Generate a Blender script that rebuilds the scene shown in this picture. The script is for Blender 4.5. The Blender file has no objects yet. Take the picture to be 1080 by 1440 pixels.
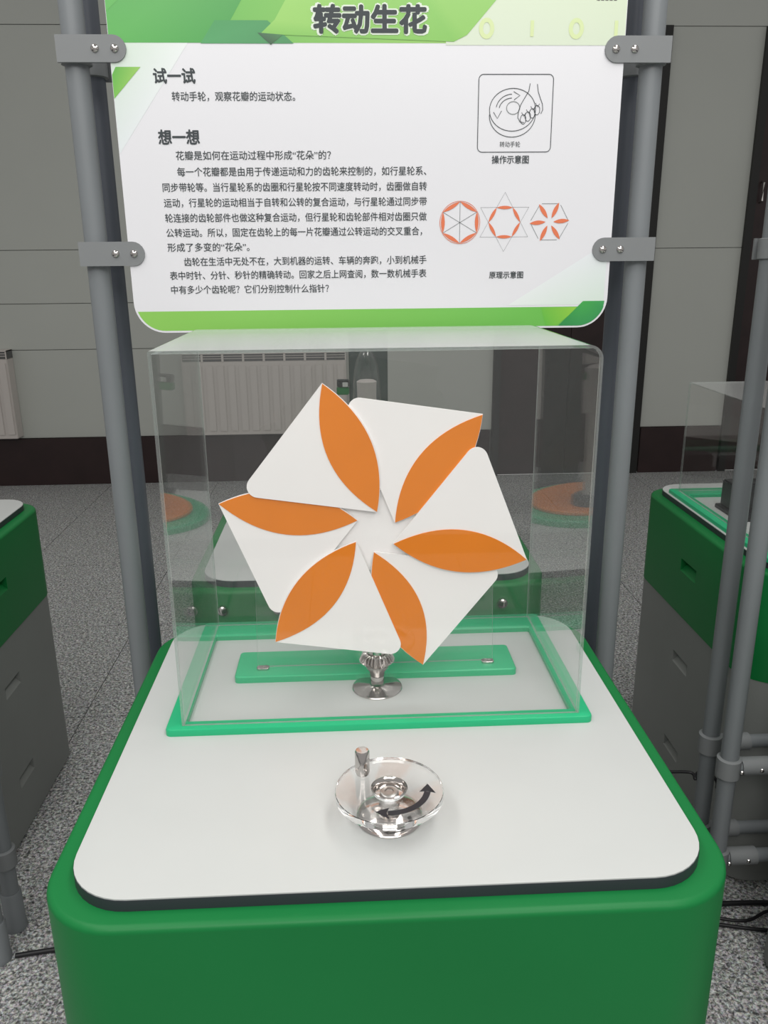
import bpy, bmesh, math, random
from mathutils import Vector, Matrix
random.seed(4)
PI = math.pi
# ---------------------------------------------------------------- camera
CZ = 1.6
scn = bpy.context.scene
cam = bpy.data.cameras.new('camera'); camo = bpy.data.objects.new('camera', cam)
scn.collection.objects.link(camo)
cam.sensor_fit = 'VERTICAL'; cam.sensor_height = 36.0; cam.lens = 1142.3 / 1440 * 36.0
cam.clip_start = .02
RX = Vector((0.99883772, -0.04729991, -0.00927005))
UP = Vector((0.02277848, 0.2937297, 0.95561708))
FW = Vector((0.04247772, 0.95471754, -0.29446572))
M = Matrix((RX, UP, -FW)).transposed().to_4x4(); M.translation = (0, 0, CZ)
camo.matrix_world = M
scn.camera = camo
# ---------------------------------------------------------------- light
w = bpy.data.worlds.new('world'); scn.world = w; w.use_nodes = True
w.node_tree.nodes['Background'].inputs[0].default_value = (1.0, .985, .965, 1)
w.node_tree.nodes['Background'].inputs[1].default_value = .42
def area(name, loc, sx, sy, power, target, col=(1, .985, .96)):
    l = bpy.data.lights.new(name, 'AREA'); l.shape = 'RECTANGLE'; l.size = sx; l.size_y = sy
    l.energy = power; l.color = col
    o = bpy.data.objects.new(name, l); scn.collection.objects.link(o); o.location = loc
    d = Vector(target) - Vector(loc); o.rotation_euler = d.to_track_quat('-Z', 'Y').to_euler()
    return o
area('ceiling_light', (-1.2, .5, 3.3), .5, 2.6, 30, (-1.2, .5, 0))
area('ceiling_light', (.82, .6, 3.3), .4, 2.6, 34, (.82, .6, 0))
area('ceiling_light', (0, -1.6, 3.2), 3.6, 1.0, 62, (0, 1.0, .7))
scn.view_settings.view_transform = 'Standard'; scn.view_settings.look = 'None'
scn.view_settings.gamma = 1; scn.view_settings.use_curve_mapping = False
scn.view_settings.exposure = -0.04
scn.cycles.max_bounces = 24; scn.cycles.glossy_bounces = 24; scn.cycles.transmission_bounces = 24; scn.cycles.transparent_max_bounces = 24

# ---------------------------------------------------------------- materials
def mat(name, col, rough=.5, metal=0, noise=0, nscale=20, bump=0, bscale=200, coat=0, trans=0, ior=1.45, spec=None):
    m = bpy.data.materials.new(name); m.use_nodes = True
    nt = m.node_tree; b = nt.nodes['Principled BSDF']
    b.inputs['Base Color'].default_value = (*col, 1); b.inputs['Roughness'].default_value = rough
    b.inputs['Metallic'].default_value = metal; b.inputs['IOR'].default_value = ior
    b.inputs['Transmission Weight'].default_value = trans
    b.inputs['Coat Weight'].default_value = coat
    b.inputs['Specular IOR Level'].default_value = .5 if spec is None else spec
    if noise or bump:
        tc = nt.nodes.new('ShaderNodeTexCoord')
        if noise:
            n = nt.nodes.new('ShaderNodeTexNoise'); n.inputs['Scale'].default_value = nscale
            n.inputs['Detail'].default_value = 4
            r = nt.nodes.new('ShaderNodeValToRGB')
            r.color_ramp.elements[0].position = .3; r.color_ramp.elements[1].position = .7
            r.color_ramp.elements[0].color = (*[c * (1 - noise) for c in col], 1)
            r.color_ramp.elements[1].color = (*[min(1, c * (1 + noise)) for c in col], 1)
            nt.links.new(tc.outputs['Object'], n.inputs['Vector'])
            nt.links.new(n.outputs['Fac'], r.inputs['Fac']); nt.links.new(r.outputs['Color'], b.inputs['Base Color'])
        if bump:
            n2 = nt.nodes.new('ShaderNodeTexNoise'); n2.inputs['Scale'].default_value = bscale
            bp = nt.nodes.new('ShaderNodeBump'); bp.inputs['Strength'].default_value = bump
            bp.inputs['Distance'].default_value = .001
            nt.links.new(tc.outputs['Object'], n2.inputs['Vector'])
            nt.links.new(n2.outputs['Fac'], bp.inputs['Height']); nt.links.new(bp.outputs['Normal'], b.inputs['Normal'])
    return m
MT = {}
MT['green'] = mat('kiosk_green', (.006, .168, .040), .42, noise=.05, nscale=3, bump=.08, bscale=300, spec=.3)
MT['frame'] = mat('frame_green', (.018, .43, .19), .3, noise=.03, nscale=5)
MT['white'] = mat('laminate_white', (.525, .54, .53), .38, noise=.015, nscale=6)
MT['seal'] = mat('dark_edge', (.032, .037, .045), .42)
MT['body'] = mat('body_grey', (.23, .24, .23), .5, noise=.06, nscale=3, bump=.1, bscale=400)
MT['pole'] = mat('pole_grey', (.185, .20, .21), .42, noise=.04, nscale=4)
MT['pole_dark'] = mat('pole_grey_dark', (.085, .095, .115), .45)  # darker tone of the pole grey, for the rear pair
MT['clamp'] = mat('clamp_grey', (.20, .21, .215), .5)
MT['steel'] = mat('brushed_steel', (.42, .405, .39), .34, 1)
MT['chrome'] = mat('chrome', (.58, .55, .53), .12, 1)
MT['board'] = mat('board_white', (.735, .735, .765), .3)
MT['boardback'] = mat('board_back', (.35, .36, .36), .5)
MT['ink'] = mat('ink', (.035, .045, .05), .5)
MT['petal'] = mat('petal_white', (.93, .905, .90), .4, noise=.01, nscale=8)
MT['orange'] = mat('petal_orange', (.80, .22, .008), .38, noise=.03, nscale=10)
MT['black'] = mat('black_plastic', (.018, .02, .022), .4)
MT['arrow'] = mat('arrow_black', (.012, .014, .02), .4)
MT['door'] = mat('dark_wood', (.022, .011, .011), .35, noise=.2, nscale=9)
MT['doorframe'] = mat('dark_frame', (.012, .012, .011), .4)
MT['plinth'] = mat('plinth_stone', (.026, .013, .013), .35, noise=.15, nscale=6)
MT['wall'] = mat('wall_panel', (.46, .475, .44), .6, noise=.02, nscale=1.5)
MT['joint'] = mat('wall_joint', (.26, .27, .255), .8)
MT['radiator'] = mat('radiator_paint', (.56, .52, .49), .45)
MT['grille'] = mat('radiator_grille', (.10, .10, .10), .5)
MT['cable'] = mat('cable_black', (.01, .01, .012), .45)
MT['glazing'] = mat('door_glazing', (.42, .38, .33), .15)
MT['jar'] = mat('jar_tint', (.05, .07, .065), .25)
MT['cap'] = mat('cream_plastic', (.55, .50, .48), .5)
MT['disc'] = mat('clear_acrylic_solid', (1, 1, 1), 0.0, trans=1, ior=1.49)

def granite():
    m = bpy.data.materials.new('granite'); m.use_nodes = True; nt = m.node_tree; b = nt.nodes['Principled BSDF']
    tc = nt.nodes.new('ShaderNodeTexCoord')
    def ramp(stops):
        r = nt.nodes.new('ShaderNodeValToRGB'); e = r.color_ramp.elements
        while len(e) < len(stops): e.new(.5)
        for i, (p, c) in enumerate(stops): e[i].position = p; e[i].color = (*c, 1)
        return r
    geo = nt.nodes.new('ShaderNodeNewGeometry')
    n1 = nt.nodes.new('ShaderNodeTexNoise'); n1.inputs['Scale'].default_value = 115; n1.inputs['Detail'].default_value = 5
    n1.inputs['Roughness'].default_value = .7; n1.inputs['Distortion'].default_value = .6
    r1 = ramp([(.37, (.03, .034, .033)), (.45, (.16, .17, .165)), (.52, (.34, .36, .345)), (.63, (.68, .70, .67))])
    n2 = nt.nodes.new('ShaderNodeTexVoronoi'); n2.inputs['Scale'].default_value = 240
    mx = nt.nodes.new('ShaderNodeMix'); mx.data_type = 'RGBA'; mx.blend_type = 'OVERLAY'; mx.inputs[0].default_value = .35
    nt.links.new(geo.outputs['Position'], n1.inputs['Vector']); nt.links.new(geo.outputs['Position'], n2.inputs['Vector'])
    nt.links.new(n1.outputs['Fac'], r1.inputs['Fac'])
    nt.links.new(r1.outputs['Color'], mx.inputs[6]); nt.links.new(n2.outputs['Color'], mx.inputs[7])
    bw = nt.nodes.new('ShaderNodeHueSaturation'); bw.inputs['Saturation'].default_value = .35
    nt.links.new(mx.outputs[2], bw.inputs['Color']); nt.links.new(bw.outputs['Color'], b.inputs['Base Color'])
    b.inputs['Roughness'].default_value = .45
    return m
MT['granite'] = granite()

def sheet(name, tint, haze=0.0, f0=.036, grough=.02):
    """clear acrylic sheet: straight-through transmission plus a Schlick mirror coat"""
    m = bpy.data.materials.new(name); m.use_nodes = True; nt = m.node_tree
    for n in list(nt.nodes): nt.nodes.remove(n)
    out = nt.nodes.new('ShaderNodeOutputMaterial'); tr = nt.nodes.new('ShaderNodeBsdfTransparent')
    tr.inputs[0].default_value = (*tint, 1)
    gl = nt.nodes.new('ShaderNodeBsdfGlossy'); gl.inputs['Roughness'].default_value = grough
    lw = nt.nodes.new('ShaderNodeLayerWeight'); lw.inputs['Blend'].default_value = .5
    p = nt.nodes.new('ShaderNodeMath'); p.operation = 'POWER'; p.inputs[1].default_value = 5
    k = nt.nodes.new('ShaderNodeMath'); k.operation = 'MULTIPLY_ADD'; k.inputs[1].default_value = 1 - f0; k.inputs[2].default_value = f0
    mx = nt.nodes.new('ShaderNodeMixShader')
    nt.links.new(lw.outputs['Facing'], p.inputs[0]); nt.links.new(p.outputs[0], k.inputs[0]); nt.links.new(k.outputs[0], mx.inputs[0])
    src = tr
    if haze:                                   # white haze mixed in, stronger as the sheet is seen more edge-on
        df = nt.nodes.new('ShaderNodeBsdfDiffuse'); df.inputs[0].default_value = (.86, .88, .87, 1)
        c = nt.nodes.new('ShaderNodeMath'); c.operation = 'SUBTRACT'; c.inputs[0].default_value = 1.02
        d = nt.nodes.new('ShaderNodeMath'); d.operation = 'DIVIDE'; d.inputs[0].default_value = haze; d.use_clamp = True
        m2 = nt.nodes.new('ShaderNodeMixShader')
        nt.links.new(lw.outputs['Facing'], c.inputs[1]); nt.links.new(c.outputs[0], d.inputs[1]); nt.links.new(d.outputs[0], m2.inputs[0])
        nt.links.new(tr.outputs[0], m2.inputs[1]); nt.links.new(df.outputs[0], m2.inputs[2]); src = m2
    nt.links.new(src.outputs[0], mx.inputs[1]); nt.links.new(gl.outputs[0], mx.inputs[2]); nt.links.new(mx.outputs[0], out.inputs[0])
    return m
MT['sheet'] = sheet('clear_sheet', (.996, 1, .997), .0015)
MT['sheet_top'] = sheet('painted_sheen_sheet', (.998, 1, .998), .045, grough=.22)  # white haze stands in for the bright reflection on the case top
MT['sheet_edge'] = sheet('sheet_edge', (.66, .76, .71), .14)

def vcol_mat():
    m = bpy.data.materials.new('print'); m.use_nodes = True; nt = m.node_tree; b = nt.nodes['Principled BSDF']
    a = nt.nodes.new('ShaderNodeAttribute'); a.attribute_name = 'ink'
    nt.links.new(a.outputs['Color'], b.inputs['Base Color']); b.inputs['Roughness'].default_value = .3
    return m
MT['print'] = vcol_mat()

# ---------------------------------------------------------------- helpers
COL = scn.collection
def obj(name, bm, m, parent=None, label=None, smooth=0):
    me = bpy.data.meshes.new(name)
    bmesh.ops.recalc_face_normals(bm, faces=bm.faces)
    bm.to_mesh(me); bm.free()
    for mm in (m if isinstance(m, (list, tuple)) else [m]): me.materials.append(MT[mm])
    if smooth:
        for p in me.polygons: p.use_smooth = True
        me.set_sharp_from_angle(angle=math.radians(smooth))
    o = bpy.data.objects.new(name, me); COL.objects.link(o)
    if parent is not None: o.parent = parent
    if label: o['label'] = label
    return o
def thing(name, label, cat, loc=(0, 0, 0), rz=0, group=None):
    o = bpy.data.objects.new(name, None); COL.objects.link(o); o.empty_display_size = .05
    o.location = loc; o.rotation_euler = (0, 0, rz); o['label'] = label; o['category'] = cat
    if group: o['group'] = group
    return o
def struct(o): o['kind'] = 'structure'; return o
def box(bm, x0, x1, y0, y1, z0, z1, bev=0):
    r = bmesh.ops.create_cube(bm, size=1)
    vs = r['verts']
    for v in vs:
        v.co = Vector(((x0 + x1) / 2 + v.co.x * (x1 - x0), (y0 + y1) / 2 + v.co.y * (y1 - y0), (z0 + z1) / 2 + v.co.z * (z1 - z0)))
    if bev:
        es = list({e for v in vs for e in v.link_edges})
        bmesh.ops.bevel(bm, geom=es, offset=bev, segments=2, affect='EDGES')
    return bm
def bx(*a, **k): return box(bmesh.new(), *a, **k)
def rrect(x0, x1, y0, y1, r, n=10, inset=0):
    x0 += inset; x1 -= inset; y0 += inset; y1 -= inset
    rs = r if isinstance(r, (list, tuple)) else [r] * 4
    pts = []
    for (cx, cy, a0, rr) in ((1, -1, -90, rs[0]), (1, 1, 0, rs[1]), (-1, 1, 90, rs[2]), (-1, -1, 180, rs[3])):
        rr = max(rr - inset, .0005)
        X = (x1 - rr) if cx > 0 else (x0 + rr); Y = (y1 - rr) if cy > 0 else (y0 + rr)
        for i in range(n + 1):
            a = math.radians(a0 + 90 * i / n); pts.append((X + rr * math.cos(a), Y + rr * math.sin(a)))
    return pts
def loft(bm, rings, cap0=True, cap1=True, closed=True):
    vr = [[bm.verts.new(p) for p in r] for r in rings]
    n = len(vr[0])
    for a, b in zip(vr, vr[1:]):
        for i in range(n if closed else n - 1):
            j = (i + 1) % n; bm.faces.new((a[i], a[j], b[j], b[i]))
    if cap0: bm.faces.new(vr[0][::-1])
    if cap1: bm.faces.new(vr[-1])
    return vr
def rblock(x0, x1, y0, y1, r, z0, z1, tb=.01, bb=0, n=10, bm=None):
    """rounded rectangle prism, rounded over at the top (tb) and the bottom (bb)"""
    bm = bm or bmesh.new(); rings = []
    prof = []
    if bb:
        for i in range(5):
            a = PI / 2 * i / 4; prof.append((bb * (1 - math.sin(a)), z0 + bb * (1 - math.cos(a))))
    else: prof.append((0, z0))
    if tb:
        for i in range(7):
            a = PI / 2 * i / 6; prof.append((tb * (1 - math.cos(a)), z1 - tb * (1 - math.sin(a))))
    else: prof.append((0, z1))
    for ins, z in prof: rings.append([(x, y, z) for x, y in rrect(x0, x1, y0, y1, r, n, ins)])
    loft(bm, rings); return bm
def lathe(bm, prof, c=(0, 0, 0), n=40):
    rings = [[(c[0] + r * math.cos(2 * PI * i / n), c[1] + r * math.sin(2 * PI * i / n), c[2] + z) for i in range(n)] for r, z in prof]
    loft(bm, rings); return bm
def tube(bm, pts, r, n=14, caps=True):
    pts = [Vector(p) for p in pts]; rings = []
    up0 = Vector((0, 0, 1))
    for i, p in enumerate(pts):
        t = (pts[min(i + 1, len(pts) - 1)] - pts[max(i - 1, 0)]).normalized()
        a = t.cross(up0)
        if a.length < .05: a = t.cross(Vector((1, 0, 0)))
        a.normalize(); b = t.cross(a).normalized()
        rings.append([p + r * (a * math.cos(2 * PI * k / n) + b * math.sin(2 * PI * k / n)) for k in range(n)])
    loft(bm, rings, caps, caps); return bm
def extrude_xz(bm, pts, y0, y1):
    """polygon in x,z given a thickness along y"""
    loft(bm, [[(x, y0, z) for x, z in pts], [(x, y1, z) for x, z in pts]]); return bm
def dup(o, parent=None):
    c = o.copy(); COL.objects.link(c); c.parent = parent
    for ch in list(o.children): dup(ch, c)
    return c
def boolean_cut(o, cutters):
    """cut grip recesses whose floor slopes down towards the outside"""
    cb = bmesh.new()
    for xo, xi, y0, y1, z0, z1 in cutters:
        zi = z0 + (z1 - z0) * .62; pr = [(xo, z0), (xo, z1), (xi, z1), (xi, zi)]
        loft(cb, [[(x, y0, z) for x, z in pr], [(x, y1, z) for x, z in pr]])
    bmesh.ops.recalc_face_normals(cb, faces=cb.faces)
    me = bpy.data.meshes.new('cut'); cb.to_mesh(me); cb.free()
    co = bpy.data.objects.new('cut', me); COL.objects.link(co)
    md = o.modifiers.new('b', 'BOOLEAN'); md.object = co; md.operation = 'DIFFERENCE'; md.solver = 'EXACT'
    dg = bpy.context.evaluated_depsgraph_get(); dg.update()
    nm = bpy.data.meshes.new_from_object(o.evaluated_get(dg)); nm.name = o.name
    o.modifiers.clear(); o.data = nm
    bpy.data.objects.remove(co)

# ================================================================ ROOM
WY = 6.1
fl = bpy.data.objects.new('floor', None); COL.objects.link(fl); struct(fl)
T = .8
tile_me = None
for i in range(-8, 9):
    for j in range(-2, 9):
        x = -.2 + T * i + T / 2; y = -.5 + T * j + T / 2
        if abs(x) > 1.6 + .62 * max(y, 0) + .8: continue
        y1 = min(y + T / 2, WY + .02)
        if y + T / 2 <= WY:
            if tile_me is None:
                t = obj('floor_tile', bx(-T / 2 + .0018, T / 2 - .0018, -T / 2 + .0018, T / 2 - .0018, -.02, 0), 'granite', fl); tile_me = t.data
            else:
                t = bpy.data.objects.new('floor_tile', tile_me); COL.objects.link(t); t.parent = fl
            t.location = (x, y, 0)
        else:
            obj('floor_tile', bx(x - T / 2 + .0018, x + T / 2 - .0018, y - T / 2 + .0018, WY, -.02, 0), 'granite', fl)
obj('floor_bed', bx(-7, 7, -2.5, WY, -.04, -.0205), 'seal', fl)

DX0, DX1, DX2, DX3 = 1.10, 2.25, 2.90, 4.05        # the two dark doors in the back wall
DTOP = CZ + 1.5; WTOP = 3.7
PL = CZ - 1.24                                        # top of the dark stone plinth
wl = bpy.data.objects.new('wall_back', None); COL.objects.link(wl); struct(wl)
obj('wall_core', bx(-7, 7, WY + .012, WY + .15, 0, WTOP), 'joint', wl)
rows = [PL, CZ - .59, CZ - .265, CZ + .10, DTOP, WTOP]
def wall_row(x0, x1, z0, z1): obj('wall_panel', bx(x0, x1, WY, WY + .012, z0 + .0025, z1 - .0025), 'wall', wl)
for z0, z1 in zip(rows[:4], rows[1:5]): wall_row(-7, DX0, z0, z1)
for z0, z1 in ((PL, CZ + .075), (CZ + .075, DTOP)):
    wall_row(DX1, DX2, z0, z1); wall_row(DX3, 7, z0, z1)
wall_row(-7, 7, DTOP, WTOP)
for k, (x0, x1) in enumerate([(-7, DX0), (DX1, DX2), (DX3, 7)]):
    b = struct(obj('baseboard_back', bx(x0 + (.012 if k else 0), x1 - .012, WY - .02, WY + .011, 0, PL - .002, bev=.003), 'plinth'))
for n, (x0, x1) in enumerate([(DX0, DX1), (DX2, DX3)]):
    d = bpy.data.objects.new('door_%d' % (n + 1), None); COL.objects.link(d); struct(d)
    d.location = ((x0 + x1) / 2, WY, 0); W2 = (x1 - x0) / 2
    f = bmesh.new()
    box(f, -W2, -W2 + .055, -.03, .01, 0, DTOP - .0); box(f, W2 - .055, W2, -.03, .01, 0, DTOP)
    box(f, -W2 + .055, W2 - .055, -.03, .01, DTOP - .06, DTOP); box(f, -W2 + .055, W2 - .055, -.03, .01, CZ + 1.22, CZ + 1.28)
    obj('door_frame', f, 'doorframe', d)
    for s in (-1, 1):
        a, bb = (-W2 + .057, -.002) if s < 0 else (.002, W2 - .057)
        zg0, zg1 = CZ + .76, CZ + 1.19
        leaf = bmesh.new()
        box(leaf, a, bb, -.018, .008, .01, zg0); box(leaf, a, bb, -.018, .008, zg1, CZ + 1.219)
        sl_ = .20 if n == 0 else .06
        box(leaf, a, a + sl_, -.018, .008, zg0, zg1); box(leaf, bb - sl_, bb, -.018, .008, zg0, zg1)
        lf = obj('door_leaf', leaf, 'door', d)
        obj('glazing', bx(a + sl_, bb - sl_, -.006, .004, zg0, zg1), 'glazing', lf)
        hx = (-.055 if s < 0 else .055) if n == 0 else (a + .03 if s < 0 else bb - .03)
        hb = tube(bmesh.new(), [(hx, -.019, 1.98), (hx, -.05, 1.99), (hx, -.05, 2.11), (hx, -.019, 2.12)], .008, 8)
        obj('door_handle', hb, 'steel', lf)
    obj('transom_pane', bx(-W2 + .055, W2 - .055, -.01, .006, CZ + 1.28, DTOP - .06), 'door', d)

def radiator(x0, x1, z0, z1, label):
    t = thing('radiator', label, 'radiator', ((x0 + x1) / 2, WY - .0625, z0), 0, 'radiators on the back wall')
    W2 = (x1 - x0) / 2; H = z1 - z0
    obj('casing', bx(-W2, W2, -.05, .06, .0, H - .06, bev=.004), 'radiator', t)
    n = int((x1 - x0) / .075); fin = None
    for i in range(n):
        x = -W2 + (i + .5) * (2 * W2 / n)
        if fin is None: fin = o = obj('fin', bx(-.026, .026, -.058, -.0502, .03, H - .09, bev=.003), 'radiator', t)
        else: o = bpy.data.objects.new('fin', fin.data); COL.objects.link(o); o.parent = t
        o.location = (x, 0, 0)
    g = obj('top_grille', bx(-W2, W2, -.048, .06, H - .06, H - .001), 'grille', t)
    k = bmesh.new(); box(k, -W2, W2, -.052, .06, H - .008, H)
    m = int((x1 - x0) / .14)
    for i in range(m + 1):
        x = -W2 + i * (2 * W2 / m); box(k, max(-W2, x - .008), min(W2, x + .008), -.052, -.046, H - .062, H - .006)
    for zz in (H - .042, H - .025): box(k, -W2, W2, -.050, -.047, zz, zz + .004)
    obj('grille_bar', k, 'radiator', g)
radiator(-3.7, -2.42, CZ - 1.22, CZ - .58, 'pale radiator at the far left end of the grey wall')
radiator(-1.19, -.0, CZ - 1.22, CZ - .62, 'pale fluted radiator with a slotted top seen through the clear case')

# ================================================================ KIOSKS
HX, HY = .4225, .40
def make_kiosk():
    t = thing('exhibit_kiosk', '', 'kiosk', group='green topped exhibit kiosks')
    b = obj('body', rblock(-HX + .004, HX - .004, -HY + .004, HY - .004, .088, .012, .600, tb=0), 'body', t, 'grey lower body', smooth=35)
    h = obj('hood', rblock(-HX, HX, -HY, HY, .100, .600, .883, tb=.009), 'green', t, 'green upper band', smooth=35)
    cuts = []
    for s in (-1, 1):
        x0, x1 = s * (HX + .001), s * (HX - .026)
        for z in (.145, .435): cuts.append((x0, x1, -.045, .06, z, z + .040))
    boolean_cut(b, cuts)
    boolean_cut(h, [(c[0], c[1], c[2], c[3], .730, .768) for c in cuts[::2]])
    for o in (b, h):
        for p in o.data.polygons: p.use_smooth = True
        o.data.set_sharp_from_angle(angle=math.radians(35))
    obj('kick_plate', rblock(-HX + .03, HX - .03, -HY + .03, HY - .03, .07, 0, .0118, tb=0), 'seal', t)
    obj('edge_seal', rblock(-.391, .391, -.3735, .3765, .080, .8832, .8985, tb=.0005), 'seal', t, 'dark edge under the white top', smooth=35)
    obj('table_top', rblock(-.3905, .3905, -.373, .376, .080, .8985, .9005, tb=.0006), 'white', t, 'white laminate top', smooth=35)
    return t
KC = (.042, 1.150)
k0 = make_kiosk(); k0.location = (*KC, 0)
k0['label'] = 'green and white kiosk in front carrying the orange and white flower'
def place_kiosk(x, y, rz, label):
    k = dup(k0); k.location = (x, y, 0); k.rotation_euler = (0, 0, rz); k['label'] = label; return k
kb = place_kiosk(.042, 2.135, PI, 'kiosk directly behind the flower, seen through the clear case')
kl = place_kiosk(-1.386, 2.120, PI, 'shaded green kiosk at the left edge with two grey side slots')
kr = place_kiosk(1.384, 2.130, PI, 'shaded green kiosk at the right with a low clear case on top')
kf = place_kiosk(1.373, 1.150, 0, 'grey kiosk body corner at the lower right edge')
for x in (.298, .171, -.349):
    bm = lathe(bmesh.new(), [(.012, 0), (.0125, .004), (.011, .009), (.006, .012), (.001, .013)], n=20)
    bmesh.ops.rotate(bm, verts=bm.verts, cent=(0, 0, 0), matrix=Matrix.Rotation(-PI / 2, 3, 'X'))
    o = obj('steel_button', bm, 'chrome', kb, smooth=30); o.location = (x + .04, HY, .838)

# ================================================================ SIGN STANDS
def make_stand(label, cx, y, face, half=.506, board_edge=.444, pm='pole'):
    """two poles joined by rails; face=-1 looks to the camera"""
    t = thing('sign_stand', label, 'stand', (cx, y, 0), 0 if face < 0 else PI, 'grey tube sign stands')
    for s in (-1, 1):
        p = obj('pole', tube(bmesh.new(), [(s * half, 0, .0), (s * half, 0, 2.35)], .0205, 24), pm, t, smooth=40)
        obj('foot_sleeve', lathe(bmesh.new(), [(.027, 0), (.027, .012), (.025, .016), (.025, .105), (.022, .11)], (s * half, 0, 0), 24), 'pole', p, smooth=40)
        for z in (CZ + .350, CZ + .018):
            hh = .021
            c = lathe(bmesh.new(), [(.0207, -hh), (.0262, -hh + .002), (.0262, hh - .002), (.0207, hh)], (s * half, 0, z), 28)
            c_o = obj('clamp', c, 'clamp', t, smooth=40)
            bar = bmesh.new()
            x0 = s * half + s * .0235; x1 = s * board_edge - s * .032
            pts = []
            n = 10
            for i in range(n + 1):
                a = PI / 2 + PI * i / n if s > 0 else -PI / 2 + PI * i / n
                pts.append((x1 + s * hh + math.cos(a) * hh * 1.0, z + math.sin(a) * hh))
            if s > 0: pts += [(x0, z - hh), (x0, z + hh)]
            else: pts += [(x0, z + hh), (x0, z - hh)]
            extrude_xz(bar, pts, -.0325, -.0262)
            obj('strap', bar, 'clamp', c_o)
            for sx in (x1 + s * .019, x1 + s * .052):
                sc = lathe(bmesh.new(), [(.0068, 0), (.0068, .0012), (.0055, .003), (.003, .0042), (.0005, .0046)], n=16)
                bmesh.ops.rotate(sc, verts=sc.verts, cent=(0, 0, 0), matrix=Matrix.Rotation(PI / 2, 3, 'X'))
                bmesh.ops.translate(sc, verts=sc.verts, vec=(sx, -.0325, z))
                obj('screw', sc, 'chrome', c_o, smooth=40)
    for z in (.465, .212):
        obj('rail', tube(bmesh.new(), [(-half + .02, 0, z), (half - .02, 0, z)], .0165, 16), 'pole', t, smooth=40)
        for s in (-1, 1):
            j = obj('rail_joint', lathe(bmesh.new(), [(.0207, -.026), (.0275, -.023), (.0275, .023), (.0207, .026)], (s * half, 0, z), 24), 'clamp', t, smooth=40)
            obj('rail_socket', tube(bmesh.new(), [(s * (half - .027), 0, z), (s * (half - .095), 0, z)], .0215, 16), 'clamp', j, smooth=40)
            for q in (.02, .07):
                sc = lathe(bmesh.new(), [(.005, 0), (.004, .002), (.0005, .003)], n=12)
                bmesh.ops.rotate(sc, verts=sc.verts, cent=(0, 0, 0), matrix=Matrix.Rotation(PI / 2, 3, 'X'))
                bmesh.ops.translate(sc, verts=sc.verts, vec=(s * (half - q), -.0275 if q < .03 else -.0215, z))
                obj('screw', sc, 'chrome', j)
    return t
SC = .051
make_stand('front pair of grey poles holding the white sign above the flower', SC, 1.600, -1)
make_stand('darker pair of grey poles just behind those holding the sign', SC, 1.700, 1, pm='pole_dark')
make_stand('nearer of the two grey poles at the right edge, with tube rails', 1.377, 1.600, -1)
make_stand('farther of the two grey poles at the right edge', 1.377, 1.700, 1)
make_stand('grey pole foot at the lower left edge, nearer of two', -1.372, 1.600, -1)
make_stand('grey pole foot at the lower left edge, behind the nearer one', -1.372, 1.700, 1)

# ================================================================ THE SIGN
SY = 1.5710                        # front of the board
K = SY / 1.53
BX0, BX1, BZ0, BZ1 = -.390, .498, CZ - .1235, CZ + .60
sign = thing('sign_board', 'white instruction sign with a green header and Chinese text', 'sign', ((BX0 + BX1) / 2, SY, BZ0))
SO = Vector(sign.location)
bpts = [(x - SO.x, z - SO.z) for x, z in rrect(BX0, BX1, BZ0, BZ1, .055, 12)]
sb = bmesh.new(); extrude_xz(sb, bpts, 0, .005)
obj('board', sb, 'board', sign)
LV = [0]
def S(u, v): return (u * K - SO.x, CZ + v * K - SO.z)     # sign coordinates measured at 1.53 m
def print_poly(name, pts, cols, lv, parent=sign, clip=True):
    bm = bmesh.new(); lay = bm.loops.layers.float_color.new('ink')
    y = -.00025 * lv
    vs = [bm.verts.new((S(*p)[0], y, S(*p)[1])) for p in pts]
    f = bm.faces.new(vs)
    if f.normal.y > 0 or True: f.normal_update()
    for l, c in zip(f.loops, cols if isinstance(cols, list) else [cols] * len(pts)): l[lay] = (*c, 1)
    if len(pts) > 4: bmesh.ops.triangulate(bm, faces=bm.faces[:])
    return obj(name, bm, 'print', parent)
def L(r, g, b):      # display colour to linear
    return tuple(((c / 255) / 12.92 if c / 255 <= .04045 else ((c / 255 + .055) / 1.055) ** 2.4) * .93 for c in (r, g, b))
vt = .575
hz = .350
# header band
print_poly('header_print', [(-.379, hz), (.20, hz), (.20, vt), (-.379, vt)], [L(76, 172, 66), L(150, 202, 96), L(140, 202, 80), L(70, 168, 62)], 1)
print_poly('header_print', [(.18, hz - .003), (.484, hz - .003), (.484, vt), (.18, vt)], [L(215, 226, 205), L(212, 224, 200), L(205, 220, 185), L(205, 220, 190)], 2)
print_poly('header_print', [(-.379, hz), (-.20, hz), (-.05, vt), (-.379, vt)], [L(84, 176, 76), L(62, 158, 66), L(60, 150, 64), L(58, 150, 62)], 2)
print_poly('header_print', [(-.379, .395), (-.16, vt), (-.379, vt)], [L(84, 176, 74), L(110, 192, 96), L(80, 172, 76)], 3)
print_poly('header_print', [(-.229, hz - .001), (-.075, hz - .001), (-.117, .383), (-.204, .383)], [L(70, 158, 92), L(62, 140, 84), L(62, 148, 84), L(58, 150, 80)], 3)
print_poly('header_print', [(-.13, .363), (.193, .352), (.215, .362), (.280, .432), (.40, vt), (.02, vt), (-.105, .384)], [L(128, 192, 84)] * 2 + [L(140, 198, 92)] * 2 + [L(146, 204, 96)] * 2 + [L(150, 205, 98)], 4)
print_poly('header_print', [(-.1345, .365), (-.0925, .362), (-.113, .347)], [L(52, 96, 66), L(66, 128, 74), L(44, 84, 56)], 5)
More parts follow.
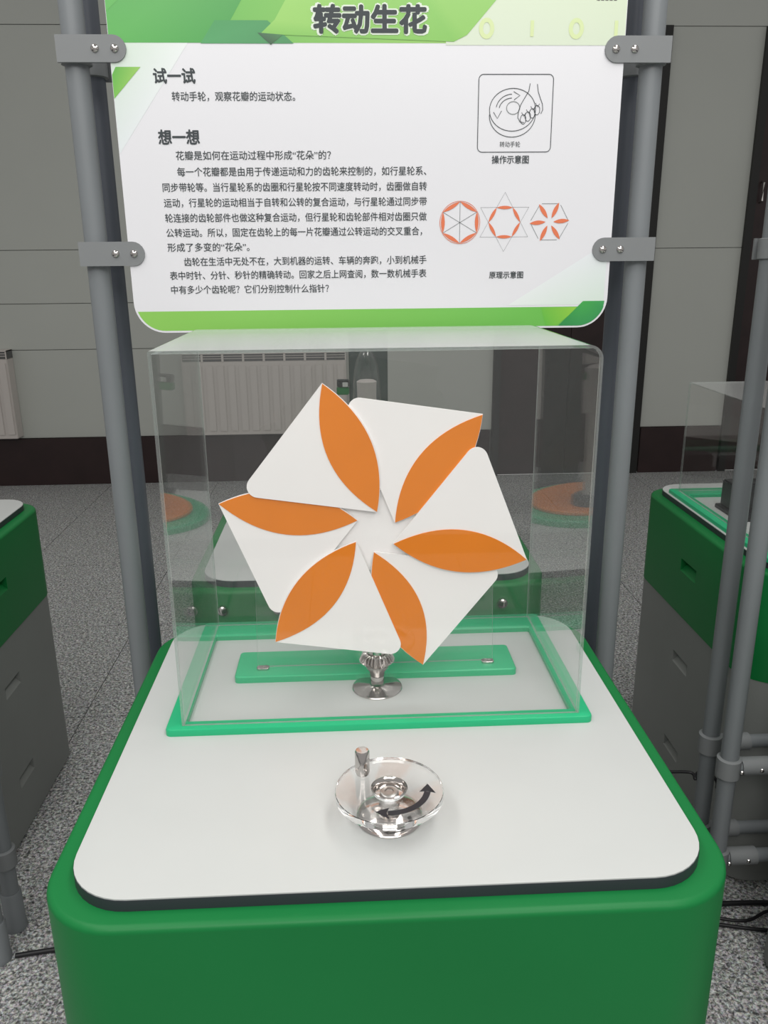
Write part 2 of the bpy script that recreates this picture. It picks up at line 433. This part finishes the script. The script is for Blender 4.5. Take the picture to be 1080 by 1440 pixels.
# pale wedges and the small lime parallelogram under the header
print_poly('header_print', [(-.379, hz), (-.25, hz), (-.379, .18)], [L(205, 224, 206), L(232, 238, 236), L(228, 234, 236)], 1)
print_poly('header_print', [(-.372, .314), (-.331, .314), (-.379, .266), (-.379, .302)], [L(96, 178, 66), L(150, 200, 90), L(120, 190, 78), L(96, 178, 66)], 3)
# faint numerals
def ribbon(name, pts, wd, lv, mm='ink', closed=False, parent=sign, uv=True, wz=None):
    bm = bmesh.new(); P = [Vector(S(*p)) if uv else Vector(p) for p in pts]; n = len(P); a = []
    for i, p in enumerate(P):
        q0 = P[i - 1] if (i or closed) else P[i]; q1 = P[(i + 1) % n] if (i < n - 1 or closed) else P[i]
        t = (q1 - q0); t = t.normalized() if t.length else Vector((1, 0)); nn = Vector((-t.y, t.x)) * wd / 2
        a.append((bm.verts.new((p.x + nn.x, -.00025 * lv, p.y + nn.y)), bm.verts.new((p.x - nn.x, -.00025 * lv, p.y - nn.y))))
    for i in range(n if closed else n - 1):
        j = (i + 1) % n; bm.faces.new((a[i][0], a[j][0], a[j][1], a[i][1]))
    return obj(name, bm, mm, parent)
MT['pale'] = mat('ink_pale', L(214, 229, 172), .4)
MT['thin'] = mat('ink_thin', L(120, 125, 125), .4)
MT['redink'] = mat('ink_orange', L(226, 122, 84), .4)
def circ(cx, cy, rx, ry, n=36, a0=0, a1=360):
    return [(cx + rx * math.cos(math.radians(a0 + (a1 - a0) * i / n)), cy + ry * math.sin(math.radians(a0 + (a1 - a0) * i / n))) for i in range(n + (a1 - a0 < 360))]
for cx in (.400, .248):
    ribbon('numeral_print', circ(cx, .372, .0095, .0125, 24), .007, 4, 'pale', True)
ribbon('numeral_print', [(.325, .360), (.325, .384)], .006, 4, 'pale')
ribbon('numeral_print', [(.468, .360), (.468, .384)], .006, 4, 'pale')
for i in range(5):
    u = .4320 + i * .0072
    ribbon('cropped_print', [(u, .4145), (u + .0052, .4142)], .0012, 4)
    ribbon('cropped_print', [(u + .0026, .4142), (u + .0026, .4205)], .0010, 4)
    ribbon('cropped_print', [(u + .0003, .4180), (u + .0050, .4182)], .0010, 4)
# footer band with rounded corners
def footer():
    out = rrect(BX0 + .0035, BX1 - .0035, BZ0 + .0035, BZ1, .0515, 12)
    zt = CZ - .0825 * K
    lower = [p for p in out if p[1] < zt - .0005]
    r = .0515; x0 = BX0 + .0035; x1 = BX1 - .0035
    import bisect
    zc = BZ0 + .0035 + r
    dx = r - math.sqrt(max(0, r * r - (zc - zt) ** 2)) if zt < zc else 0
    left = sorted([p for p in lower if p[0] < 0], key=lambda p: -p[1]); right = sorted([p for p in lower if p[0] > 0], key=lambda p: p[1])
    poly = [(x0 + dx, zt)] + left + right + [(x1 - dx, zt)]
    def col(x):
        t = (x - x0) / (x1 - x0)
        c0, c1 = (144, 204, 94), (104, 188, 82)
        return L(*[c0[i] + (c1[i] - c0[i]) * t for i in range(3)])
    inv = [((x) / K, (z - CZ) / K) for x, z in poly]
    print_poly('footer_print', inv, [col(x) for x, z in poly], 1)
    # dark leaf at the right end
    xr = x1 - .078
    poly2 = [(xr - .010, BZ0 + .0038)] + [p for p in right if p[0] > xr - .010] + [(x1 - dx * .75, zt + .010), (xr + .035, zt + .010)]
    inv2 = [(x / K, (z - CZ) / K) for x, z in poly2]
    print_poly('footer_print', inv2, [L(46, 140, 76)] + [L(56, 150, 84)] * (len(inv2) - 3) + [L(66, 160, 92), L(70, 170, 80)], 3)
    print_poly('footer_print', [((xr - .045) / K, -.0835), ((xr + .028) / K, -.0835), ((xr - .014) / K, -.1165), ((xr - .035) / K, -.1165)], [L(110, 190, 70), L(150, 205, 70), L(120, 195, 70), L(100, 188, 70)], 2)
footer()
print_poly('footer_print', [(.30, -.079), (.478, -.079), (.479, .03)], [L(232, 238, 236), L(216, 232, 220), L(232, 236, 240)], 1)

# ---- lettering
dg = None
TXT = []
def text(s, u0, u1, vc, h, bold=0, lv=3, name='text_line', mm='ink', stretch=True):
    """one line of print: left u0, right u1, centre height vc, glyph height h (sign coordinates)"""
    cu = bpy.data.curves.new('t', 'FONT'); cu.body = s; cu.size = 1; cu.resolution_u = 2
    o = bpy.data.objects.new('t', cu); COL.objects.link(o); TXT.append((o, u0, u1, vc, h, lv, name, mm, bold))
def flush_text():
    dg = bpy.context.evaluated_depsgraph_get(); dg.update()
    for o, u0, u1, vc, h, lv, name, mm, bold in TXT:
        me = bpy.data.meshes.new_from_object(o.evaluated_get(dg))
        xs = [v.co.x for v in me.vertices]; ys = [v.co.y for v in me.vertices]
        if not xs: continue
        x0, x1 = min(xs), max(xs); base, top = -.10, .86
        sx = (u1 - u0) * K / (x1 - x0); sy = h * K / (top - base)
        X0, Zc = S(u0, vc); ym = (top + base) / 2
        for v in me.vertices:
            v.co = Vector((X0 + (v.co.x - x0) * sx, -.00025 * lv, Zc + (v.co.y - ym) * sy))
        if bold:
            vs = [v.co.copy() for v in me.vertices]; ps = [tuple(p.vertices) for p in me.polygons]; V = []; F = []
            for k in range(8):
                a = PI / 4 * k; off = Vector((math.cos(a) * bold, -.00001 * k, math.sin(a) * bold)); b0 = len(V)
                V += [tuple(v + off) for v in vs]; F += [tuple(q + b0 for q in p) for p in ps]
            me = bpy.data.meshes.new(name); me.from_pydata(V, [], F)
        me.materials.clear(); me.materials.append(MT[mm]); me.name = name
        n = bpy.data.objects.new(name, me); COL.objects.link(n); n.parent = sign
        cu = o.data; bpy.data.objects.remove(o); bpy.data.curves.remove(cu)
MT['titleedge'] = mat('ink_white', L(225, 235, 220), .4)
text('转动生花', -.0425, .1485, .385, .044, .0036, 6, 'title_halo', 'titleedge')
text('转动生花', -.0400, .1460, .385, .042, .0019, 8, 'title')
text('试一试', -.311, -.242, .3005, .024, .0007)
text('转动手轮，观察花瓣的运动状态。', -.283, -.076, .2695, .0150, .0001)
text('想一想', -.311, -.242, .2065, .024, .0007)
body = [('花瓣是如何在运动过程中形成“花朵”的？', -.284, -.018, .1775),
        ('每一个花瓣都是由用于传递运动和力的齿轮来控制的，如行星轮系、', -.284, .148, .1515),
        ('同步带轮等。当行星轮系的齿圈和行星轮按不同速度转动时，齿圈做自转', -.311, .149, .1265),
        ('运动，行星轮的运动相当于自转和公转的复合运动，与行星轮通过同步带', -.311, .149, .1015),
        ('轮连接的齿轮部件也做这种复合运动，但行星轮和齿轮部件相对齿圈只做', -.311, .149, .0765),
        ('公转运动。所以，固定在齿轮上的每一片花瓣通过公转运动的交叉重合，', -.311, .141, .0520),
        ('形成了多变的“花朵”。', -.311, -.167, .0275),
        ('齿轮在生活中无处不在，大到机器的运转、车辆的奔跑，小到机械手', -.284, .149, .0030),
        ('表中时针、分针、秒针的精确转动。回家之后上网查阅，数一数机械手表', -.311, .149, -.0205),
        ('中有多少个齿轮呢？它们分别控制什么指针？', -.311, -.028, -.0450)]
for s, a, b, v in body: text(s, a, b, v, .0150, .0001)
text('转动手轮', .276, .312, .1935, .0095)
text('操作示意图', .263, .328, .1690, .0135, .0002)
text('原理示意图', .264, .326, -.0250, .0125, .0002)
flush_text()
# ---- the drawing of the hand on the wheel
W = .0011
bxp = rrect(.2370, .3655, .1810, .3030, .008, 5)
ribbon('drawing_frame', bxp, .0012, 3, closed=True)
cx, cy = .2965, .2480
ribbon('wheel_drawing', circ(cx, cy, .0400, .0335, 40), W, 3, closed=True)
ribbon('wheel_drawing', circ(cx, cy - .0085, .0400, .0345, 30, 178, 362), W, 3)
ribbon('wheel_drawing', circ(cx + .001, cy + .003, .0115, .0100, 24), W, 3, 'thin', True)
ribbon('arrow_drawing', circ(cx - .001, cy + .001, .0275, .0235, 20, 92, 172), W, 3)
ribbon('arrow_drawing', circ(cx - .001, cy + .000, .0225, .0185, 20, 92, 170), W, 3)
ribbon('arrow_drawing', [(cx + .001, .2765), (cx + .012, .2705), (cx + .002, .2635)], W, 3)
ribbon('arrow_drawing', [(cx - .033, .2445), (cx - .026, .2345), (cx - .019, .2465)], W, 3)
ribbon('hand_drawing', [(.3255, .2890), (.3235, .2770), (.3165, .2660), (.3105, .2560), (.3070, .2460), (.3060, .2360), (.3100, .2290), (.3170, .2280)], W, 3)
ribbon('hand_drawing', [(.3380, .2880), (.3400, .2760), (.3440, .2660), (.3480, .2570), (.3490, .2480), (.3460, .2420)], W, 3)
for i, (x, y) in enumerate([(.3155, .2330), (.3235, .2375), (.3310, .2425), (.3390, .2475)]):
    ribbon('hand_drawing', [(x + .0052 * math.cos(a) * (1 if k % 2 else .9), y + .0075 * math.sin(a)) for k, a in enumerate([2 * PI * q / 14 for q in range(14)])], W * .9, 3, closed=True)
    ribbon('hand_drawing', [(x - .003, y + .011), (x + .001, y + .005), (x + .004, y + .010)], W * .8, 3)
# ---- three small flower diagrams
def lens_pts(p, q, bulge=.16, n=10):
    p = Vector(p); q = Vector(q); d = q - p; nn = Vector((-d.y, d.x)); o = []
    for s in (1, -1):
        for i in range(n):
            t = i / n; tt = t if s > 0 else 1 - t
            o.append(tuple(p + d * tt + nn * s * bulge * 4 * tt * (1 - tt)))
    return o
def flat(name, pts, mm, lv):
    bm = bmesh.new(); bm.faces.new([bm.verts.new((S(*p)[0], -.00025 * lv, S(*p)[1])) for p in pts]); return obj(name, bm, mm, sign)
def pol(c, r, a): return (c[0] + r * math.cos(math.radians(a)), c[1] + r * math.sin(math.radians(a)))
c1, c2, c3 = (.2085, .0655), (.2885, .0655), (.3700, .0655)
for k in range(6):
    flat('diagram_petal', lens_pts(pol(c1, .035, 90 + 60 * k), pol(c1, .035, 150 + 60 * k), .095), 'redink', 3)
    flat('diagram_petal', lens_pts(pol(c2, .0285, 60 + 60 * k), pol(c2, .0285, 120 + 60 * k), .10), 'redink', 3)
    flat('diagram_petal', lens_pts(pol(c3, .007, 0 + 60 * k), pol(c3, .036, 4 + 60 * k), .125), 'redink', 3)
    ribbon('diagram_line', [pol(c1, .035, 90 + 60 * k), pol(c1, .035, 270 + 60 * k)], .0008, 2, 'thin') if k < 3 else None
    ribbon('diagram_line', [pol(c3, .034, 4 + 60 * k), pol(c3, .034, 64 + 60 * k - 8)], .0008, 2, 'thin')
for a in (90, 270):
    ribbon('diagram_line', [pol(c2, .0500, a + 120 * i) for i in range(3)], .0008, 2, 'thin', closed=True)
ribbon('diagram_ring', circ(*c1, .0358, .0358, 48), .0009, 4, 'redink', True)

# ================================================================ CLEAR CASE on the front kiosk
TZ = .9005
def green_ring(x0, x1, y0, y1, ix0, ix1, iy0, iy1, h, z=TZ):
    bm = bmesh.new(); r = .010; b = .003
    outs = [(0, 0), (0, h - b), (b * .3, h - b * .3), (b, h)]
    rings = [[(x, y, z + zz) for x, y in rrect(x0, x1, y0, y1, r, 5, i)] for i, zz in outs]
    rings += [[(x, y, z + h) for x, y in rrect(ix0, ix1, iy0, iy1, .004, 5, -b)], [(x, y, z + h - b) for x, y in rrect(ix0, ix1, iy0, iy1, .004, 5, 0)],
              [(x, y, z) for x, y in rrect(ix0, ix1, iy0, iy1, .004, 5, 0)]]
    loft(bm, rings + [rings[0]], False, False); bmesh.ops.remove_doubles(bm, verts=bm.verts, dist=1e-6)
    return bm
def clear_case(label, x0, x1, y0, y1, H, fx0, fx1, fy0, fy1, ix0, ix1, iy0, iy1, rl, rr):
    t = thing('display_case', label, 'display case', ((fx0 + fx1) / 2, (fy0 + fy1) / 2, TZ))
    o = Vector(t.location)
    def rel(bm): bmesh.ops.translate(bm, verts=bm.verts, vec=-o); return bm
    obj('base_frame', rel(green_ring(fx0, fx1, fy0, fy1, ix0, ix1, iy0, iy1, .0115)), 'frame', t, 'bright green base frame', smooth=35)
    zb = TZ + .0117; th = .004
    # bent cover: left side, top and right side out of one profile, rounded at the two bends
    def prof(ins):
        p = [(x0 + ins, zb)]; X0, X1, ZT = x0 + ins, x1 - ins, H - ins
        for cxs, r, a0 in ((X0, max(rl - ins, .0005), 180), (X1, max(rr - ins, .0005), 90)):
            c = cxs + r if a0 == 180 else cxs - r
            for i in range(9):
                a = math.radians(a0 - 90 * i / 8); p.append((c + r * math.cos(a), ZT - r + r * math.sin(a)))
        p.append((X1, zb)); return p
    po, pi_ = prof(0), prof(th); bm = bmesh.new()
    R0 = [[bm.verts.new((x, y, z)) for x, z in p] for p, y in ((po, y0), (pi_, y0), (po, y1), (pi_, y1))]
    n = len(po)
    for i in range(n - 1):
        f = bm.faces.new((R0[0][i], R0[0][i + 1], R0[2][i + 1], R0[2][i])); f.material_index = 2 if i == 9 else 0
        bm.faces.new((R0[1][i], R0[3][i], R0[3][i + 1], R0[1][i + 1]))
        for a, b in ((0, 1), (2, 3)):
            f = bm.faces.new((R0[a][i], R0[b][i], R0[b][i + 1], R0[a][i + 1])); f.material_index = 1
    for i in (0, n - 1):
        f = bm.faces.new((R0[0][i], R0[2][i], R0[3][i], R0[1][i])); f.material_index = 1
    obj('clear_cover', rel(bm), ['sheet', 'sheet_edge', 'sheet_top'], t, smooth=35)
    for nm, ya, yb in (('front_pane', y0 + .0005, y0 + .0045), ('back_pane', y1 - .0045, y1 - .0005)):
        pp = prof(th + .0002); bm = bmesh.new()
        a = [bm.verts.new((x, ya, z)) for x, z in pp]; b = [bm.verts.new((x, yb, z)) for x, z in pp]
        bm.faces.new(a); bm.faces.new(b[::-1])
        for i in range(len(pp)):
            j = (i + 1) % len(pp); f = bm.faces.new((a[i], b[i], b[j], a[j])); f.material_index = 1
        obj(nm, rel(bm), ['sheet', 'sheet_edge'], t)
    return t
clear_case('clear acrylic case with a bright green base frame around the flower', -.268, .357, 1.124, 1.493, CZ - .1125,
           -.293, .377, 1.113, 1.507, -.263, .347, 1.140, 1.446, .002, .020)
clear_case('low clear case with a green frame on the shaded right kiosk', 1.022, 1.74, 1.80, 2.385, CZ - .352,
           1.000, 1.765, 1.775, 2.412, 1.040, 1.72, 1.83, 2.345, .002, .012)

# ================================================================ FLOWER
FC = Vector((.0395, 1.20, CZ - .400))
flower = thing('rotating_flower', 'six white triangular petals with orange leaf shapes forming a flower', 'flower model', FC)
s_ = .2135; Rt = .2435
def petal(theta, front, k):
    yb = (-.006, -.010)[front]; th = .0034
    a = math.radians(theta)
    O_ = Vector((Rt * math.cos(a), Rt * math.sin(a)))
    a2 = math.radians(theta + 180 + 3.5); I_ = O_ + s_ * Vector((math.cos(a2), math.sin(a2)))
    a3 = a2 - math.radians(60) ; C_ = O_ + s_ * Vector((math.cos(a3), math.sin(a3)))
    # outline: O -> arc bulging outwards -> I -> rounded corner C -> back
    d = I_ - O_; nn = Vector((-d.y, d.x)).normalized()
    mid = (I_ + O_) / 2
    if (C_ - mid).dot(nn) > 0: nn = -nn        # away from the triangle
    B = .0345; n = 20
    def arc(sg, b, p, q, m=n):
        return [p.lerp(q, i / m) + nn * sg * b * 4 * (i / m) * (1 - i / m) for i in range(m + 1)]
    outer = arc(1, B, O_, I_)
    r = .017; v1 = (I_ - C_).normalized(); v2 = (O_ - C_).normalized()
    cc = C_ + (v1 + v2).normalized() * (r / math.sin(math.radians(30)))
    t1 = C_ + v1 * (r / math.tan(math.radians(30))); t2 = C_ + v2 * (r / math.tan(math.radians(30)))
    a_1 = math.atan2((t1 - cc).y, (t1 - cc).x); a_2 = math.atan2((t2 - cc).y, (t2 - cc).x)
    dd = (a_2 - a_1 + PI) % (2 * PI) - PI
    rc = [cc + r * Vector((math.cos(a_1 + dd * i / 10), math.sin(a_1 + dd * i / 10))) for i in range(11)]
    pl = outer + rc
    bm = bmesh.new(); extrude_xz(bm, [(p.x, p.y) for p in pl], yb, yb + th)
    p = obj('petal', bm, 'petal', flower, smooth=30)
    o2 = O_ + (I_ - O_) * .004; i2 = I_ + (O_ - I_) * .004
    ins = .0012
    lens = arc(1, B - ins, o2, i2) + arc(-1, .036, o2, i2)[::-1][1:-1]
    bm = bmesh.new(); extrude_xz(bm, [(q.x, q.y) for q in lens], yb - .0012, yb - .0001)
    obj('petal_inlay', bm, 'orange', p, 'orange leaf shape')
for k in range(6): petal(48 + 60 * k, k % 2, k)
hb = bmesh.new(); lathe(hb, [(.066, 0), (.066, .003)], n=40)
bmesh.ops.rotate(hb, verts=hb.verts, cent=(0, 0, 0), matrix=Matrix.Rotation(-PI / 2, 3, 'X'))
obj('hub_disc', hb, 'petal', flower, smooth=30)
hb = lathe(bmesh.new(), [(.030, .003), (.030, .03), (.045, .03), (.045, .055), (.018, .055), (.018, .1045)], n=32)
bmesh.ops.rotate(hb, verts=hb.verts, cent=(0, 0, 0), matrix=Matrix.Rotation(-PI / 2, 3, 'X'))
obj('drive_shaft', hb, 'steel', flower, smooth=30)

# stand behind the flower
st = thing('flower_stand', 'green base plate holding an upright clear panel behind the flower', 'stand', (.041, 1.3225, TZ))
obj('base_plate', rblock(-.2475, .2475, -.048, .048, .008, 0, .0125, tb=.003), 'frame', st, 'green plate with rounded corners', smooth=35)
bm = bmesh.new()
pp = [(-.210, .0127), (.210, .0127), (.205, .21), (.15, .29), (-.15, .29), (-.205, .21)]
loft(bm, [[(x, -.014, z) for x, z in pp], [(x, -.010, z) for x, z in pp]])
for f in bm.faces:
    f.normal_update()
    if abs(f.normal.y) < .5: f.material_index = 1
obj('clear_panel', bm, ['sheet', 'sheet_edge'], st)
for s in (-1, 1):
    o = obj('clip', rblock(-.011, .011, -.007, .007, .005, .0127, .0165, tb=.001), 'chrome', st); o.location = (s * .200, -.021, 0)

# bevel gear drive
gr = thing('toothed_gear', 'small toothed steel gear on a round polished flange below the flower', 'gear', (.041, 1.246, TZ))
obj('flange', lathe(bmesh.new(), [(.0425, 0), (.0430, .0015), (.0420, .0028), (.036, .0038), (.016, .0050), (.0125, .0070), (.0118, .024)], n=48), 'chrome', gr, smooth=40)
obj('collar', lathe(bmesh.new(), [(.0112, .0241), (.0125, .026), (.0125, .031), (.0185, .039), (.0190, .044), (.0190, .0459)], n=40), 'steel', gr, smooth=40)
bm = bmesh.new(); N = 26; ringsA = []
for rr, rt, z in ((.0200, .0225, .046), (.0250, .0305, .054), (.0200, .0250, .0645), (.0170, .0190, .0665)):
    ring = []
    for i in range(N * 4):
        a = 2 * PI * i / (N * 4); q = rt if i % 4 in (0, 1) else rr
        ring.append((q * math.cos(a), q * math.sin(a), z))
    ringsA.append(ring)
loft(bm, ringsA); obj('gear_teeth', bm, 'chrome', gr)
obj('gear_hub', lathe(bmesh.new(), [(.0150, .0666), (.0150, .0685), (.0165, .069), (.0165, .076)], n=32), 'chrome', gr, smooth=40)

# ================================================================ HAND WHEEL
HC = (.0435, .904, TZ)
hw = thing('hand_wheel', 'clear round hand wheel with a steel knob and a curved black arrow', 'hand wheel', HC)
obj('hub_flange', lathe(bmesh.new(), [(.0425, 0), (.0435, .0015), (.0425, .003), (.036, .0075), (.022, .0120), (.0135, .0145), (.0128, .0175), (.0128, .0338)], n=48), 'chrome', hw, smooth=45)
z0, z1 = .0340, .0440
ringp = [(.0700, z0), (.0706, z0 + .0006), (.0706, z1 - .0006), (.0700, z1), (.0214, z1), (.0214, z0)]
db = bmesh.new(); n_ = 96
rg = [[(q * math.cos(2 * PI * i / n_), q * math.sin(2 * PI * i / n_), z) for i in range(n_)] for q, z in ringp]
loft(db, rg + [rg[0]], False, False); bmesh.ops.remove_doubles(db, verts=db.verts, dist=1e-7)
disc = obj('clear_disc', db, 'disc', hw, 'thick clear disc', smooth=35)
obj('hub_cup', lathe(bmesh.new(), [(.0205, z0 + .0002), (.0208, z1 + .0001), (.0235, z1 + .0004), (.0240, z1 + .0015), (.0224, z1 + .0022), (.0200, z1), (.0185, z0 + .003), (.0100, z0 + .002)], n=40), 'chrome', hw, smooth=50)
obj('hub_bolt', lathe(bmesh.new(), [(.0125, z0 + .0021), (.0125, z0 + .005), (.0112, z0 + .006), (.0060, z0 + .0062), (.0055, z0 + .0045)], n=24), 'steel', hw, smooth=40)
kn = obj('knob', lathe(bmesh.new(), [(.0085, z1 + .0002), (.0085, z1 + .003), (.0098, z1 + .004), (.0098, z1 + .034), (.0082, z1 + .0365), (.0060, z1 + .0367)], n=32), 'chrome', hw, 'polished steel knob', smooth=35)
kn.location = (-.034, .034, 0)
# arrow printed on the disc top
bm = bmesh.new(); za = z1 + .0003; ra = .0500
def P_(r, a): return (r * math.cos(math.radians(a)), r * math.sin(math.radians(a)), za)
A0, A1 = -95, -12
arcv = []
for i in range(25):
    a = A0 + (A1 - A0) * i / 24; arcv.append((bm.verts.new(P_(ra - .0042, a)), bm.verts.new(P_(ra + .0042, a))))
for i in range(24): bm.faces.new((arcv[i][0], arcv[i][1], arcv[i + 1][1], arcv[i + 1][0]))
bm.faces.new([bm.verts.new(p) for p in (P_(ra - .010, A0 + 2), P_(ra + .001, A0 - 18), P_(ra + .011, A0 + 2), P_(ra, A0 - 2))])
bm.faces.new([bm.verts.new(p) for p in (P_(ra - .010, A1 - 2), P_(ra, A1 + 1), P_(ra + .011, A1 - 1), P_(ra + .001, A1 + 19))])
r_ = bmesh.ops.extrude_face_region(bm, geom=bm.faces[:])
for v in r_['geom']:
    if isinstance(v, bmesh.types.BMVert): v.co.z += .0003
obj('arrow_sticker', bm, 'arrow', hw, 'black two-headed curved arrow')

# ================================================================ THINGS ON THE OTHER KIOSKS
tt = thing('turntable', 'round orange turntable with a green rim on the rear kiosk, mirrored in the case sides', 'turntable', (.050, 2.215, TZ))
obj('rim', lathe(bmesh.new(), [(.188, 0), (.190, .004), (.190, .016), (.186, .020), (.02, .020)], n=72), 'frame', tt, 'green rim', smooth=35)
obj('disc', lathe(bmesh.new(), [(.146, .0202), (.148, .023), (.148, .029), (.145, .032), (.01, .032)], n=64), 'orange', tt, 'orange disc', smooth=35)
jz = .0325
jar = thing('domed_jar', 'clear domed cylinder with a pale cup inside, standing behind the flower', 'jar', (.053, 2.15, TZ + jz))
obj('jar_base', lathe(bmesh.new(), [(.050, 0), (.050, .020), (.044, .024)], n=32), 'black', jar, smooth=35)
pr = [(.037, .0245), (.037, .36 - jz), (.0355, .40 - jz), (.031, .435 - jz), (.0235, .462 - jz), (.013, .480 - jz), (.001, .487 - jz)]
obj('dome', lathe(bmesh.new(), pr + [(r_ - .0022 if r_ > .01 else .0008, z_ - .0022) for r_, z_ in pr[::-1][:-1]] + [(.0348, .0246)], n=40), 'sheet', jar, smooth=50)
obj('inner_cup', lathe(bmesh.new(), [(.022, .026), (.0255, .385 - jz), (.0265, .398 - jz), (.020, .402 - jz)], n=32), 'cap', jar, smooth=40)
sl = thing('backing_panel', 'dark upright panel with a tiny green box at its edge, behind the domed cylinder', 'panel', (.066, 2.455, TZ))
b_ = bmesh.new(); box(b_, -.058, .058, -.008, .008, .012, .60, bev=.003); obj('panel', b_, 'jar', sl)
obj('foot', bx(-.075, .075, -.03, .03, 0, .0118, bev=.003), 'black', sl)
gb = obj('side_box', bx(-.096, -.0585, -.018, .014, .318, .341, bev=.003), 'green', sl, 'tiny green box')
obj('lid', bx(-.095, -.0585, -.017, .013, .3412, .362, bev=.002), 'black', gb)
obj('slot_plate', bx(-.078, -.062, -.0192, -.0178, .343, .356), 'white', gb)

dv = thing('black_device', 'black column on a flat plate inside the low clear case', 'device', (1.190, 2.165, TZ))
obj('plate', bx(-.115, .22, -.070, .080, .0, .012, bev=.002), 'black', dv)
obj('column', bx(-.105, .0, .005, .070, .0122, .088, bev=.004), 'black', dv)
obj('side_block', bx(.06, .16, -.04, .05, .0122, .06, bev=.004), 'black', dv)

# ================================================================ CABLES
def cable(label, pts, r):
    P = [Vector(p) for p in pts]; o = []
    for i in range(len(P) - 1):
        p0, p1, p2, p3 = P[max(i - 1, 0)], P[i], P[i + 1], P[min(i + 2, len(P) - 1)]
        for k in range(8):
            t = k / 8; o.append(.5 * ((2 * p1) + (-p0 + p2) * t + (2 * p0 - 5 * p1 + 4 * p2 - p3) * t * t + (-p0 + 3 * p1 - 3 * p2 + p3) * t ** 3))
    o.append(P[-1]); c = obj('floor_cable', tube(bmesh.new(), o, r, 8), 'cable', smooth=60)
    c['label'] = label; c['category'] = 'cable'; return c
cable('black cable on the floor between the left pole foot and the front kiosk', [(-.83, 1.60, .0065), (-.72, 1.615, .0065), (-.55, 1.62, .0065), (-.30, 1.625, .0065)], .006)
cable('rear black cable on the floor right of the front kiosk', [(.50, 1.66, .007), (.75, 1.655, .007), (.94, 1.665, .007), (1.10, 1.66, .007), (1.25, 1.66, .007)], .0065)
cable('front black cable curving over the floor right of the front kiosk', [(.50, 1.64, .005), (.74, 1.635, .005), (.90, 1.60, .005), (1.02, 1.575, .005), (1.12, 1.585, .005), (1.25, 1.59, .005)], .0045)
lp = [(.874 + .0265 * math.cos(a), 1.70 + .0265 * math.sin(a), .352 + .012 * math.sin(a)) for a in [math.radians(q) for q in range(-40, 250, 29)]]
cable('thin black cable tied round the farther right pole', [(.70, 1.733, .365), (.78, 1.731, .363), (.845, 1.729, .36)] + lp[::-1][2:], .004)
cable('looped black cable lying across the two others right of the front kiosk', [(.60, 1.60, .015), (.80, 1.655, .0165), (.88, 1.62, .0135), (.97, 1.60, .0135), (1.06, 1.63, .014), (1.20, 1.60, .0125)], .004)
